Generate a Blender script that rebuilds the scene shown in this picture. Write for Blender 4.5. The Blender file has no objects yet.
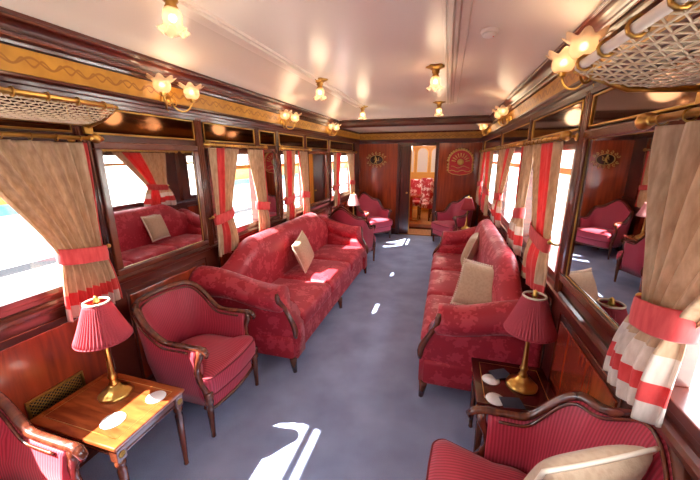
import bpy, bmesh, math, random
from mathutils import Vector, Matrix
random.seed(7)
PI = math.pi
COL = bpy.context.scene.collection
SC = bpy.context.scene

# ------------------------------------------------------------------ materials
def lin(r, g, b):
    f = lambda c: (c/255/12.92) if c/255 <= .04045 else ((c/255+.055)/1.055)**2.4
    return (f(r), f(g), f(b), 1)

def new_mat(name):
    m = bpy.data.materials.new(name); m.use_nodes = True
    nt = m.node_tree; b = nt.nodes['Principled BSDF']
    return m, nt, b

def N(nt, kind, **kw):
    n = nt.nodes.new(kind)
    for k, v in kw.items(): setattr(n, k, v)
    return n

def ramp(nt, fac, stops):
    r = N(nt, 'ShaderNodeValToRGB')
    el = r.color_ramp.elements
    while len(el) < len(stops): el.new(.5)
    for e, (p, c) in zip(el, stops): e.position = p; e.color = c
    nt.links.new(fac, r.inputs['Fac'])
    return r

def mapped(nt, scale=(1, 1, 1), coord='Object'):
    tc = N(nt, 'ShaderNodeTexCoord'); mp = N(nt, 'ShaderNodeMapping')
    mp.inputs['Scale'].default_value = scale
    nt.links.new(tc.outputs[coord], mp.inputs['Vector'])
    return mp.outputs['Vector']

def bump(nt, b, height, strength, dist=.01):
    bp = N(nt, 'ShaderNodeBump'); bp.inputs['Strength'].default_value = strength
    bp.inputs['Distance'].default_value = dist
    nt.links.new(height, bp.inputs['Height']); nt.links.new(bp.outputs['Normal'], b.inputs['Normal'])

def plain(name, col, rough=.5, metal=0, spec=.5, coat=0, var=0, sheen=0, scale=30):
    m, nt, b = new_mat(name)
    b.inputs['Base Color'].default_value = col
    b.inputs['Roughness'].default_value = rough; b.inputs['Metallic'].default_value = metal
    b.inputs['Specular IOR Level'].default_value = spec
    b.inputs['Coat Weight'].default_value = coat; b.inputs['Coat Roughness'].default_value = .08
    b.inputs['Sheen Weight'].default_value = sheen
    if var:
        nz = N(nt, 'ShaderNodeTexNoise'); nz.inputs['Scale'].default_value = scale; nz.inputs['Detail'].default_value = 4
        nt.links.new(mapped(nt), nz.inputs['Vector'])
        lo = tuple(c*(1-var) for c in col[:3])+(1,); hi = tuple(min(1, c*(1+var)) for c in col[:3])+(1,)
        r = ramp(nt, nz.outputs['Fac'], [(.3, lo), (.7, hi)])
        nt.links.new(r.outputs['Color'], b.inputs['Base Color'])
    return m

def wood(name, dark, light, rough=.28, scale=(14, 1.2, 1.2), coat=.5):
    m, nt, b = new_mat(name)
    v = mapped(nt, scale)
    nz = N(nt, 'ShaderNodeTexNoise'); nz.inputs['Scale'].default_value = 2.2; nz.inputs['Detail'].default_value = 6
    nz.inputs['Distortion'].default_value = .6
    nt.links.new(v, nz.inputs['Vector'])
    mid = tuple((a+c)/2 for a, c in zip(dark, light))
    r = ramp(nt, nz.outputs['Fac'], [(.3, dark), (.5, mid), (.72, light)])
    nt.links.new(r.outputs['Color'], b.inputs['Base Color'])
    b.inputs['Roughness'].default_value = rough
    b.inputs['Coat Weight'].default_value = coat; b.inputs['Coat Roughness'].default_value = .12
    return m

def damask(name, base, motif, scale=7.0):
    m, nt, b = new_mat(name)
    v = mapped(nt)
    nz = N(nt, 'ShaderNodeTexNoise'); nz.inputs['Scale'].default_value = scale*1.3; nz.inputs['Detail'].default_value = 2
    nt.links.new(v, nz.inputs['Vector'])
    mx = N(nt, 'ShaderNodeMix', data_type='VECTOR'); mx.inputs['Factor'].default_value = .12
    nt.links.new(v, mx.inputs[4]); nt.links.new(nz.outputs['Color'], mx.inputs[5])
    vo = N(nt, 'ShaderNodeTexVoronoi', feature='F1'); vo.inputs['Scale'].default_value = scale
    nt.links.new(mx.outputs[1], vo.inputs['Vector'])
    n2 = N(nt, 'ShaderNodeTexNoise'); n2.inputs['Scale'].default_value = scale*4.5; n2.inputs['Detail'].default_value = 1
    nt.links.new(v, n2.inputs['Vector'])
    ma = N(nt, 'ShaderNodeMath', operation='MULTIPLY_ADD'); ma.inputs[1].default_value = 1.1
    nt.links.new(n2.outputs['Fac'], ma.inputs[0]); nt.links.new(vo.outputs['Distance'], ma.inputs[2])
    r = ramp(nt, ma.outputs[0], [(.94, motif), (.99, base)])
    nt.links.new(r.outputs['Color'], b.inputs['Base Color'])
    rr = ramp(nt, ma.outputs[0], [(.94, (.36,)*3+(1,)), (.99, (.6,)*3+(1,))])
    nt.links.new(rr.outputs['Color'], b.inputs['Roughness'])
    b.inputs['Sheen Weight'].default_value = .15; b.inputs['Sheen Roughness'].default_value = .4
    return m

def ribbed(name, base, rib, freq=420):
    m, nt, b = new_mat(name)
    v = mapped(nt, coord='UV')
    wv = N(nt, 'ShaderNodeTexWave', wave_type='BANDS', bands_direction='X'); wv.inputs['Scale'].default_value = freq/20
    wv.inputs['Distortion'].default_value = .4; wv.inputs['Detail'].default_value = 1
    nt.links.new(v, wv.inputs['Vector'])
    r = ramp(nt, wv.outputs['Fac'], [(.25, base), (.7, rib)])
    nt.links.new(r.outputs['Color'], b.inputs['Base Color'])
    b.inputs['Roughness'].default_value = .5; b.inputs['Sheen Weight'].default_value = .2
    bump(nt, b, wv.outputs['Fac'], .25, .003)
    return m

def carpet_mat():
    m, nt, b = new_mat('blue_grey_carpet')
    n1 = N(nt, 'ShaderNodeTexNoise'); n1.inputs['Scale'].default_value = 3; n1.inputs['Detail'].default_value = 5
    n2 = N(nt, 'ShaderNodeTexNoise'); n2.inputs['Scale'].default_value = 220; n2.inputs['Detail'].default_value = 2
    v = mapped(nt); nt.links.new(v, n1.inputs['Vector']); nt.links.new(v, n2.inputs['Vector'])
    ad = N(nt, 'ShaderNodeMath', operation='ADD'); nt.links.new(n1.outputs['Fac'], ad.inputs[0]); nt.links.new(n2.outputs['Fac'], ad.inputs[1])
    hf = N(nt, 'ShaderNodeMath', operation='MULTIPLY'); hf.inputs[1].default_value = .5; nt.links.new(ad.outputs[0], hf.inputs[0])
    r = ramp(nt, hf.outputs[0], [(.35, lin(130, 141, 176)), (.65, lin(168, 179, 212))])
    nt.links.new(r.outputs['Color'], b.inputs['Base Color'])
    b.inputs['Roughness'].default_value = .95; b.inputs['Specular IOR Level'].default_value = .1
    bump(nt, b, n2.outputs['Fac'], .5, .006)
    return m

def frieze_mat():
    # gold painted band with a running brown scroll
    m, nt, b = new_mat('gold_painted_frieze')
    tc = N(nt, 'ShaderNodeTexCoord'); sp = N(nt, 'ShaderNodeSeparateXYZ'); nt.links.new(tc.outputs['UV'], sp.inputs[0])
    def M(op, a, bb=None):
        n = N(nt, 'ShaderNodeMath', operation=op)
        for i, x in enumerate((a, bb)):
            if x is None: continue
            if isinstance(x, (int, float)): n.inputs[i].default_value = x
            else: nt.links.new(x, n.inputs[i])
        return n.outputs[0]
    u = M('MULTIPLY', sp.outputs[0], 2*PI/.17)
    s = M('MULTIPLY', M('SINE', u), .020)
    d1 = M('ABSOLUTE', M('SUBTRACT', M('SUBTRACT', sp.outputs[1], .062), s))
    s2 = M('MULTIPLY', M('SINE', M('ADD', M('MULTIPLY', u, 2), 1.2)), .016)
    d2 = M('ABSOLUTE', M('SUBTRACT', M('SUBTRACT', sp.outputs[1], .058), s2))
    d = M('MINIMUM', d1, d2)
    nz = N(nt, 'ShaderNodeTexNoise'); nz.inputs['Scale'].default_value = 9; nt.links.new(tc.outputs['UV'], nz.inputs['Vector'])
    gold = ramp(nt, nz.outputs['Fac'], [(.3, lin(176, 116, 30)), (.7, lin(206, 146, 52))])
    k = ramp(nt, d, [(.003, (1, 1, 1, 1)), (.0075, (0, 0, 0, 1))])
    mx = N(nt, 'ShaderNodeMix', data_type='RGBA')
    nt.links.new(k.outputs['Color'], mx.inputs[0]); nt.links.new(gold.outputs['Color'], mx.inputs[6])
    mx.inputs[7].default_value = lin(152, 92, 24)
    nt.links.new(mx.outputs[2], b.inputs['Base Color'])
    b.inputs['Roughness'].default_value = .35
    return m

def brocade(name, a, c, scale=26):
    m, nt, b = new_mat(name)
    vo = N(nt, 'ShaderNodeTexVoronoi', feature='SMOOTH_F1'); vo.inputs['Scale'].default_value = scale
    nz = N(nt, 'ShaderNodeTexNoise'); nz.inputs['Scale'].default_value = 160
    v = mapped(nt); nt.links.new(v, vo.inputs['Vector']); nt.links.new(v, nz.inputs['Vector'])
    r = ramp(nt, vo.outputs['Distance'], [(.2, a), (.55, c)])
    nt.links.new(r.outputs['Color'], b.inputs['Base Color'])
    b.inputs['Roughness'].default_value = .8; b.inputs['Sheen Weight'].default_value = .2
    bump(nt, b, nz.outputs['Fac'], .3, .003)
    return m

def drape_mat(name, a, c, transl=.25):
    m, nt, b = new_mat(name)
    nz = N(nt, 'ShaderNodeTexNoise'); nz.inputs['Scale'].default_value = 1.0; nz.inputs['Detail'].default_value = 4
    nt.links.new(mapped(nt, (60, 60, 14)), nz.inputs['Vector'])
    r = ramp(nt, nz.outputs['Fac'], [(.32, a), (.68, c)])
    nt.links.new(r.outputs['Color'], b.inputs['Base Color'])
    b.inputs['Roughness'].default_value = .75; b.inputs['Sheen Weight'].default_value = .15
    tr = N(nt, 'ShaderNodeBsdfTranslucent'); nt.links.new(r.outputs['Color'], tr.inputs['Color'])
    mix = N(nt, 'ShaderNodeMixShader'); mix.inputs[0].default_value = transl
    nt.links.new(b.outputs[0], mix.inputs[1]); nt.links.new(tr.outputs[0], mix.inputs[2])
    nt.links.new(mix.outputs[0], nt.nodes['Material Output'].inputs['Surface'])
    return m

def pane_mat():
    m, nt, b = new_mat('clear_window_glass')
    t = N(nt, 'ShaderNodeBsdfTransparent'); g = N(nt, 'ShaderNodeBsdfGlossy'); g.inputs['Roughness'].default_value = .02
    lw = N(nt, 'ShaderNodeLayerWeight'); lw.inputs['Blend'].default_value = .5
    fr = ramp(nt, lw.outputs['Facing'], [(.5, (.04, .04, .04, 1)), (1, (.6, .6, .6, 1))])
    mix = N(nt, 'ShaderNodeMixShader'); nt.links.new(fr.outputs[0], mix.inputs[0])
    nt.links.new(t.outputs[0], mix.inputs[1]); nt.links.new(g.outputs[0], mix.inputs[2])
    nt.links.new(mix.outputs[0], nt.nodes['Material Output'].inputs['Surface'])
    return m

def shade_glass(name='frosted_tulip_glass', tr_=.3):
    m, nt, b = new_mat(name)
    b.inputs['Base Color'].default_value = lin(255, 226, 190); b.inputs['Roughness'].default_value = .25
    tr = N(nt, 'ShaderNodeBsdfTranslucent'); tr.inputs['Color'].default_value = lin(255, 232, 200)
    t = N(nt, 'ShaderNodeBsdfTransparent')
    m1 = N(nt, 'ShaderNodeMixShader'); m1.inputs[0].default_value = .55
    nt.links.new(b.outputs[0], m1.inputs[1]); nt.links.new(tr.outputs[0], m1.inputs[2])
    m2 = N(nt, 'ShaderNodeMixShader'); m2.inputs[0].default_value = tr_
    nt.links.new(m1.outputs[0], m2.inputs[1]); nt.links.new(t.outputs[0], m2.inputs[2])
    nt.links.new(m2.outputs[0], nt.nodes['Material Output'].inputs['Surface'])
    return m

def fabric_shade(name, col):
    m, nt, b = new_mat(name)
    b.inputs['Base Color'].default_value = col; b.inputs['Roughness'].default_value = .8
    tr = N(nt, 'ShaderNodeBsdfTranslucent'); tr.inputs['Color'].default_value = col
    m1 = N(nt, 'ShaderNodeMixShader'); m1.inputs[0].default_value = .35
    nt.links.new(b.outputs[0], m1.inputs[1]); nt.links.new(tr.outputs[0], m1.inputs[2])
    nt.links.new(m1.outputs[0], nt.nodes['Material Output'].inputs['Surface'])
    return m

def emit(name, col, s):
    m, nt, b = new_mat(name)
    b.inputs['Emission Color'].default_value = col; b.inputs['Emission Strength'].default_value = s
    b.inputs['Base Color'].default_value = col
    return m

MAH = wood('dark_mahogany', lin(50, 20, 15), lin(98, 38, 24))
MAHY = wood('dark_mahogany_lengthwise', lin(54, 20, 14), lin(104, 40, 25), scale=(2, .6, 14))
PANEL = wood('red_mahogany_panel', lin(104, 36, 20), lin(164, 62, 32), rough=.2, scale=(9, 9, .9))
ENDP = wood('warm_mahogany_end_panel', lin(120, 42, 20), lin(178, 72, 34), rough=.2, scale=(10, 10, .7))
FRAMEW = wood('carved_walnut', lin(62, 26, 18), lin(122, 58, 36), rough=.25)
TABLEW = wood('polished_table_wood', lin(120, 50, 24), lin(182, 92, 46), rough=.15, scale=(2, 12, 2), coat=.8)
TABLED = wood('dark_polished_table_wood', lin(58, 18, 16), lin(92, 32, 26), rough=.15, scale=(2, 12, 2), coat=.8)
TAN = wood('tan_floor_wood', lin(150, 104, 58), lin(186, 138, 84), rough=.4)
OCHRE = plain('ochre_varnished_wood', lin(206, 150, 70), .4)
BRASS = plain('polished_brass', lin(206, 164, 88), .28, 1)
BRASSD = plain('aged_brass', lin(176, 132, 66), .32, 1)
SOFA = damask('crimson_damask', lin(164, 24, 42), lin(190, 52, 66), 8)
RIB = ribbed('crimson_ribbed_fabric', lin(156, 24, 44), lin(190, 52, 74))
RIBP = ribbed('rose_ribbed_fabric', lin(166, 34, 56), lin(200, 66, 92))
PIPE = plain('dark_red_piping', lin(120, 22, 34), .7)
CARPET = carpet_mat()
CEIL = plain('cream_gloss_paint', lin(240, 224, 206), .27, spec=.35)
CEILM = plain('cream_moulding_paint', lin(232, 214, 196), .3)
MIRROR = plain('silvered_mirror', (.74, .73, .72, 1), .015, 1)
DARKMIR = plain('smoky_transom_glass', lin(120, 84, 62), .06, 1)
FRIEZE = frieze_mat()
PILLOW = brocade('beige_brocade', lin(180, 148, 118), lin(190, 159, 129), 60)
LACE = plain('cream_fringe', lin(226, 208, 186), .9)
BEIGE = drape_mat('beige_velvet_drape', lin(182, 148, 114), lin(212, 180, 146))
REDD = drape_mat('red_drape_stripe', lin(206, 58, 58), lin(224, 84, 80), .3)
PALE = drape_mat('silver_drape_border', lin(206, 190, 176), lin(230, 216, 204), .3)
TIE = drape_mat('red_tieback_cloth', lin(208, 60, 62), lin(226, 86, 84), .1)
PANE = pane_mat()
TULIP = shade_glass()
TULIPC = shade_glass('clear_tulip_glass', .62)
BULB = emit('glowing_bulb', (1, .76, .48, 1), 14)
SHADE = fabric_shade('pleated_rose_silk', lin(206, 84, 96))
SHADESUN = fabric_shade('sunlit_rose_silk', lin(232, 176, 180))  # rose silk again, its sun-whitened look put into the colour
WHITE = plain('white_paper', lin(240, 236, 236), .8)
NAVY = plain('dark_slate_card', lin(52, 56, 76), .6)
BLACKM = plain('black_grille_metal', lin(40, 36, 36), .4, .6)
PLASTIC = plain('white_plastic', lin(232, 224, 216), .4)
GREYM = plain('grey_mesh', lin(120, 104, 98), .6)
ROPE = plain('cream_net_cord', lin(214, 192, 158), .85)
GILT = plain('gilt_paint', lin(232, 190, 104), .4, .15)
CRIM = plain('crimson_enamel', lin(206, 40, 40), .35)
ARCH = plain('frosted_white_arch', lin(216, 214, 216), .5)
DINE = damask('red_white_dining_cloth', lin(160, 24, 44), lin(220, 190, 196), 9)
CLOTH = plain('white_table_linen', lin(232, 226, 222), .8)
CONC = plain('pale_concrete', lin(226, 224, 220), .9, var=.08, scale=3)
BALL = plain('light_ballast', lin(190, 188, 186), .95, var=.2, scale=14)
STEEL = plain('rail_steel', lin(120, 120, 124), .4, .8)
PINKC = plain('pink_kerb_paint', lin(226, 170, 176), .8)
TEALC = plain('teal_painted_metal', lin(24, 96, 104), .6)
TARMAC = plain('dark_tarmac', lin(46, 46, 50), .95)
YELC = plain('yellow_painted_metal', lin(176, 112, 30), .6)

# ------------------------------------------------------------------ mesh builder
class MB:
    def __init__(s): s.v = []; s.uv = []; s.f = []; s.mi = []; s.sm = []
    def add(s, vs, fs, mat=0, smooth=True, uvs=None):
        o = len(s.v); s.v += [tuple(p) for p in vs]
        s.uv += list(uvs) if uvs else [(p[0]+p[1]*.01, p[2]) for p in vs]
        for i, f in enumerate(fs):
            s.f.append([o+k for k in f]); s.mi.append(mat if isinstance(mat, int) else mat[i]); s.sm.append(smooth)
    def box(s, a, b, bev=0, mat=0):
        x0, y0, z0 = [min(p, q) for p, q in zip(a, b)]; x1, y1, z1 = [max(p, q) for p, q in zip(a, b)]
        if bev <= 0:
            vs = [(x, y, z) for x in (x0, x1) for y in (y0, y1) for z in (z0, z1)]
            s.add(vs, [(0, 1, 3, 2), (4, 6, 7, 5), (0, 4, 5, 1), (2, 3, 7, 6), (0, 2, 6, 4), (1, 5, 7, 3)], mat, False); return
        h = Vector(((x1-x0)/2, (y1-y0)/2, (z1-z0)/2)); bev = min(bev, min(h)*.98)
        s.rbox(((x0+x1)/2, (y0+y1)/2, (z0+z1)/2), h, bev, 2, mat, None, 1, False)
    def rbox(s, c, h, r, n=8, mat=0, puff=None, seg=None, smooth=True):
        # rounded box: cube surface pulled on to an inner box plus radius
        h = Vector(h); vs = []; fs = []; idx = {}
        r = min(r, min(h)*.999)
        def ts(k):
            L = h[k]; e = max(L-r, 1e-5)
            a = [-L+r*(1-math.cos(PI/2*i/n)) for i in range(n)] ; mid = [-e+2*e*i/max(1, seg or n) for i in range((seg or n)+1)]
            return a+mid+[-q for q in reversed(a)]
        T = [ts(k) for k in range(3)]
        def vert(i, j, k):
            key = (i, j, k)
            if key not in idx:
                p = Vector((T[0][i], T[1][j], T[2][k]))
                q = Vector([max(-(h[m]-r), min(h[m]-r, p[m])) for m in range(3)])
                d = p-q
                if d.length > 1e-9: p = q+d.normalized()*r
                if puff: p = puff(p, h)
                idx[key] = len(vs); vs.append((p[0]+c[0], p[1]+c[1], p[2]+c[2]))
            return idx[key]
        m = [len(t)-1 for t in T]
        for ax in range(3):
            u, w = [(1, 2), (2, 0), (0, 1)][ax]
            for side in (0, m[ax]):
                for i in range(m[u]):
                    for j in range(m[w]):
                        q = []
                        for (a, b) in ((i, j), (i+1, j), (i+1, j+1), (i, j+1)):
                            t = [0, 0, 0]; t[ax] = side; t[u] = a; t[w] = b; q.append(vert(*t))
                        if side == 0: q.reverse()
                        fs.append(q)
        s.add(vs, fs, mat, smooth)
    def tube(s, pts, r, n=8, mat=0, flat=1.0, cap=True, closed=False):
        P = [Vector(p) for p in pts]; m = len(P)
        R = r if isinstance(r, (list, tuple)) else [r]*m
        vs = []; fs = []; prev = None
        for i in range(m):
            if closed: t = P[(i+1) % m]-P[i-1]
            else: t = P[min(i+1, m-1)]-P[max(i-1, 0)]
            t.normalize()
            if prev is None:
                a = Vector((0, 0, 1)) if abs(t.z) < .9 else Vector((1, 0, 0))
                u = t.cross(a).normalized()
            else: u = (prev-t*prev.dot(t)).normalized()
            prev = u; w = t.cross(u)
            for k in range(n):
                a = 2*PI*k/n; vs.append(P[i]+u*math.cos(a)*R[i]+w*math.sin(a)*R[i]*flat)
        for i in range(m if closed else m-1):
            j = (i+1) % m
            for k in range(n):
                l = (k+1) % n; fs.append((i*n+k, i*n+l, j*n+l, j*n+k))
        if cap and not closed:
            fs.append(tuple(reversed(range(n)))); fs.append(tuple((m-1)*n+k for k in range(n)))
        s.add(vs, fs, mat)
    def lathe(s, prof, c=(0, 0, 0), n=20, mat=0, ruff=None, axis='z', cap=True):
        vs = []; fs = []; m = len(prof)
        for i, (r, z) in enumerate(prof):
            for k in range(n):
                a = 2*PI*k/n; rr, zz = (r, z) if not ruff else ruff(r, z, a, i/(m-1))
                p = (rr*math.cos(a), rr*math.sin(a), zz)
                if axis == 'x': p = (p[2], p[0], p[1])
                if axis == 'y': p = (p[0], p[2], p[1])
                vs.append((p[0]+c[0], p[1]+c[1], p[2]+c[2]))
        for i in range(m-1):
            for k in range(n):
                l = (k+1) % n; fs.append((i*n+k, i*n+l, (i+1)*n+l, (i+1)*n+k))
        if cap:
            fs.append(tuple(reversed(range(n)))); fs.append(tuple((m-1)*n+k for k in range(n)))
        s.add(vs, fs, mat)
    def sphere(s, c, r, n=12, mat=0):
        k = n//2; s.lathe([(max(1e-4, r*math.sin(PI*i/k)), -r*math.cos(PI*i/k)) for i in range(k+1)], c, n, mat)
    def prism(s, poly, y0, y1, axis='y', mat=0, smooth=False):
        # polygon (a,b) extruded along an axis; axis y: a=x b=z, axis x: a=y b=z, axis z: a=x b=y
        n = len(poly); vs = []; us = []
        per = [0]
        for i in range(n): per.append(per[-1]+math.dist(poly[i], poly[(i+1) % n]))
        for y in (y0, y1):
            for i, (a, b) in enumerate(poly):
                vs.append({'y': (a, y, b), 'x': (y, a, b), 'z': (a, b, y)}[axis]); us.append((y, b))
        fs = [(i, (i+1) % n, n+(i+1) % n, n+i) for i in range(n)]+[tuple(reversed(range(n))), tuple(range(n, 2*n))]
        s.add(vs, fs, mat, smooth, us)
    def grid(s, fn, nu, nv, mat=0, uvfn=None, closed=False, matfn=None):
        vs = []; us = []; fs = []; ms = []
        for j in range(nv+1):
            for i in range(nu+(0 if closed else 1)):
                u = i/nu; v = j/nv; vs.append(fn(u, v)); us.append(uvfn(u, v) if uvfn else (u, v))
        w = nu if closed else nu+1
        for j in range(nv):
            for i in range(nu):
                k = (i+1) % w; fs.append((j*w+i, j*w+k, (j+1)*w+k, (j+1)*w+i))
                ms.append(matfn((i+.5)/nu, (j+.5)/nv) if matfn else mat)
        s.add(vs, fs, ms, True, us)
    def rings(s, rings, mat=0, uvscale=1):
        n = len(rings[0]); vs = [p for r in rings for p in r]; fs = []
        for i in range(len(rings)-1):
            for k in range(n):
                l = (k+1) % n; fs.append((i*n+k, i*n+l, (i+1)*n+l, (i+1)*n+k))
        fs.append(tuple(reversed(range(n)))); fs.append(tuple((len(rings)-1)*n+k for k in range(n)))
        s.add(vs, fs, mat, True, [(p[1]*uvscale, p[0]) for p in vs])
    def build(s, name, mats, parent=None, loc=None, solid=0, flatshade=False, recalc=True):
        me = bpy.data.meshes.new(name); me.from_pydata(s.v, [], s.f)
        for m in (mats if isinstance(mats, (list, tuple)) else [mats]): me.materials.append(m)
        uvl = me.uv_layers.new(name='UVMap')
        for p in me.polygons:
            p.material_index = s.mi[p.index]; p.use_smooth = s.sm[p.index] and not flatshade
            for li in p.loop_indices: uvl.data[li].uv = s.uv[me.loops[li].vertex_index]
        if recalc:
            bm = bmesh.new(); bm.from_mesh(me); bmesh.ops.recalc_face_normals(bm, faces=bm.faces); bm.to_mesh(me); bm.free()
        me.update()
        o = bpy.data.objects.new(name, me); COL.objects.link(o)
        if loc: o.location = loc
        if parent: o.parent = parent
        if solid:
            md = o.modifiers.new('thickness', 'SOLIDIFY'); md.thickness = solid; md.offset = 0
        return o

def tag(o, label=None, cat=None, group=None, kind=None):
    for k, v in (('label', label), ('category', cat), ('group', group), ('kind', kind)):
        if v: o[k] = v
    return o

def thing(name, label, cat, loc=(0, 0, 0), rz=0, group=None):
    o = bpy.data.objects.new(name, None); o.empty_display_size = .1; COL.objects.link(o)
    o.location = loc; o.rotation_euler = (0, 0, rz)
    return tag(o, label, cat, group)

def dup(root, loc, rz, label):
    r = root.copy(); COL.objects.link(r); r.location = loc; r.rotation_euler = (0, 0, rz); r['label'] = label
    for ch in list(root.children):
        c = ch.copy(); COL.objects.link(c); c.parent = r
        for g in list(ch.children):
            d = g.copy(); COL.objects.link(d); d.parent = c
    return r

def struct(name, mb, mats, parent=None, **kw):
    o = mb.build(name, mats, parent, **kw)
    if not parent: o['kind'] = 'structure'
    return o

def sm(x): x = max(0, min(1, x)); return x*x*(3-2*x)
SKY, SUN, SCE, CLE, EXPO = 10.0, 42.0, 1.3, 2.2, 0.36
# ------------------------------------------------------------------ the carriage shell
WX, Y0, Y1 = 1.35, -2.2, 7.6
BEAM_Y = 5.9
WIN = {-1: [(-1.7, -.4), (0, 1.36), (2.42, 3.18), (3.72, 4.44), (5.6, 6.9)],
        1: [(-1.7, -.4), (0, 1.13), (2.1, 3.15), (3.32, 4.6), (5.05, 6.9)]}
ZS, ZT = 1.08, 1.87

m = MB(); m.box((-1.45, Y0, -.06), (1.45, Y1+.0, 0)); struct('floor', m, CARPET)

for s, nm in ((-1, 'left'), (1, 'right')):
    m = MB(); a, b = s*WX, s*(WX+.08)
    m.box((a, Y0, 0), (b, Y1, ZS)); m.box((a, Y0, ZT), (b, Y1, 2.5))
    y = Y0
    for w0, w1 in WIN[s]+[(Y1, Y1)]:
        if w0 > y: m.box((a, y, ZS), (b, w0, ZT))
        y = w1
    struct('wall_'+nm, m, MAH)
    m = MB(); m.prism([(a, 0), (a-s*.025, 0), (a-s*.025, .12), (a-s*.012, .15), (a, .15)], Y0, Y1)
    struct('baseboard_'+nm, m, MAHY)

# end wall with the doorway
m = MB()
m.box((-1.43, Y1, 0), (-.37, Y1+.08, 2.5)); m.box((.40, Y1, 0), (1.43, Y1+.08, 2.5)); m.box((-.37, Y1, 2.06), (.40, Y1+.08, 2.5))
struct('wall_end', m, ENDP)
m = MB(); m.box((-1.43, Y0-.08, 0), (1.43, Y0, 2.6)); struct('wall_back', m, ENDP)
m = MB(); m.box((-1.35, Y1-.02, 0), (-.44, Y1, .14), .004); m.box((.47, Y1-.02, 0), (1.35, Y1, .14), .004)
struct('baseboard_end', m, MAH)

# ceiling: shallow cove hipped against the cross beam
def cz(x, y):
    d = min((WX-.078-abs(x))/.56, (BEAM_Y-.03-y)/.9)
    d = max(0, min(1, d)); return 2.437+.112*math.sqrt(1-(1-d)**2)
m = MB()
xs = 44; ys = 90
m.grid(lambda u, v: ((u*2-1)*1.39, Y0+(BEAM_Y-Y0)*v, cz((u*2-1)*1.39, Y0+(BEAM_Y-Y0)*v)), xs, ys)
m.grid(lambda u, v: ((u*2-1)*1.39, Y0+(BEAM_Y-Y0)*v, 2.62), 2, 2)
m.box((-1.39, BEAM_Y+.1, 2.36), (1.39, Y1, 2.44))
o = struct('ceiling', m, CEIL)

TN = [0]
def trim(mb, mat, **kw):
    TN[0] += 1; return struct('trim_%d' % TN[0], mb, mat, **kw)

# cross beam
m = MB(); m.prism([(BEAM_Y-.03, 2.46), (BEAM_Y-.03, 2.43), (BEAM_Y, 2.42), (BEAM_Y, 2.36), (BEAM_Y+.02, 2.33), (BEAM_Y+.05, 2.325), (BEAM_Y+.10, 2.325), (BEAM_Y+.10, 2.47)], -1.36, 1.36, 'x')
trim(m, MAHY)
# ceiling mouldings, two ribbed strips running the length of the carriage
for s in (-1, 1):
    m = MB()
    for k, (x, h, w) in enumerate(((.60, .012, .012), (.635, .02, .016), (.67, .012, .012), (.71, .006, .03))):
        m.prism([(s*(x-w), 2.56), (s*(x-w*.7), 2.545-h), (s*(x+w*.7), 2.545-h), (s*(x+w), 2.56)], Y0, BEAM_Y-.82, smooth=False)
    trim(m, CEILM)

for s in (-1, 1):
    X = lambda d: s*(WX-d)
    # moulded cornice
    m = MB(); prof = [(0, 2.32), (.03, 2.322), (.034, 2.335), (.022, 2.34), (.03, 2.352), (.045, 2.356), (.05, 2.368), (.04, 2.374)]
    for k in range(7):
        a = k/6*PI/2; prof.append((.042+.042*(1-math.cos(a)), 2.374+.042*math.sin(a)))
    prof += [(.09, 2.422), (.096, 2.428), (.09, 2.434), (.078, 2.438), (.078, 2.50), (0, 2.50)]
    m.prism([(X(d), z) for d, z in prof], Y0, BEAM_Y+.02, smooth=False); trim(m, MAHY)
    m = MB()
    for k, (d, z) in enumerate(((.06, 2.349), (.100, 2.424))): m.tube([(X(d-.012), Y0, z), (X(d-.012), BEAM_Y, z)], .006, 6)
    trim(m, FRAMEW)
    # gold frieze
    m = MB(); m.grid(lambda u, v: (X(.012), Y0+u*(Y1-Y0), 2.20+.115*v), 1, 1, uvfn=lambda u, v: (u*(Y1-Y0), .115*v))
    m.box((X(0), Y0, 2.20), (X(.0115), Y1, 2.315))
    trim(m, FRIEZE)
    # picture rail under the frieze
    m = MB(); m.prism([(X(d), z) for d, z in ((0, 2.10), (.02, 2.10), (.024, 2.12), (.016, 2.126), (.02, 2.145), (.034, 2.15), (.038, 2.165), (.03, 2.172), (.045, 2.18), (.045, 2.19), (0, 2.19))], Y0, Y1)
    trim(m, MAHY)
    m = MB(); m.prism([(X(d), z) for d, z in ((0, 2.32), (.03, 2.325), (.03, 2.35), (.02, 2.36), (0, 2.36))], BEAM_Y+.1, Y1); trim(m, FRAMEW)
    # window sill ledge running along the wall
    m = MB(); m.prism([(X(d), z) for d, z in ((0, .985), (.012, .985), (.014, 1.0), (.03, 1.01), (.034, 1.03), (.02, 1.036), (.012, 1.05), (0, 1.05))], Y0, Y1)
    trim(m, MAHY)
# frieze and mouldings on the end wall
m = MB(); m.grid(lambda u, v: (-WX+u*2*WX, Y1-.012, 2.19+.13*v), 1, 1, uvfn=lambda u, v: (u*2*WX, .13*v)); m.box((-WX, Y1-.0115, 2.192), (WX, Y1, 2.318)); trim(m, FRIEZE)
m = MB(); m.prism([(Y1, 2.10), (Y1-.02, 2.10), (Y1-.03, 2.15), (Y1-.045, 2.18), (Y1-.045, 2.19), (Y1, 2.19)], -WX+.03, WX-.03, 'x'); trim(m, MAHY)
m = MB(); m.prism([(Y1, 2.32), (Y1-.03, 2.325), (Y1-.03, 2.355), (Y1, 2.36)], -WX+.03, WX-.03, 'x'); trim(m, FRAMEW)

# reeded posts between the bays
POSTS = {-1: (-.2, 1.415, 2.345, 3.225, 3.66, 4.485, 5.49, 7.1), 1: (-.2, 1.17, 2.03, 3.235, 4.85, 7.1)}
for s in (-1, 1):
    for y in POSTS[s]:
        m = MB(); X = lambda d: s*(WX-d)
        m.box((X(0), y-.035, 1.0), (X(.016), y+.035, 2.12), .003)
        for k in (-.022, 0, .022): m.tube([(X(.016), y+k, 1.0), (X(.016), y+k, 2.12)], .009, 8)
        trim(m, FRAMEW)
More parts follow.
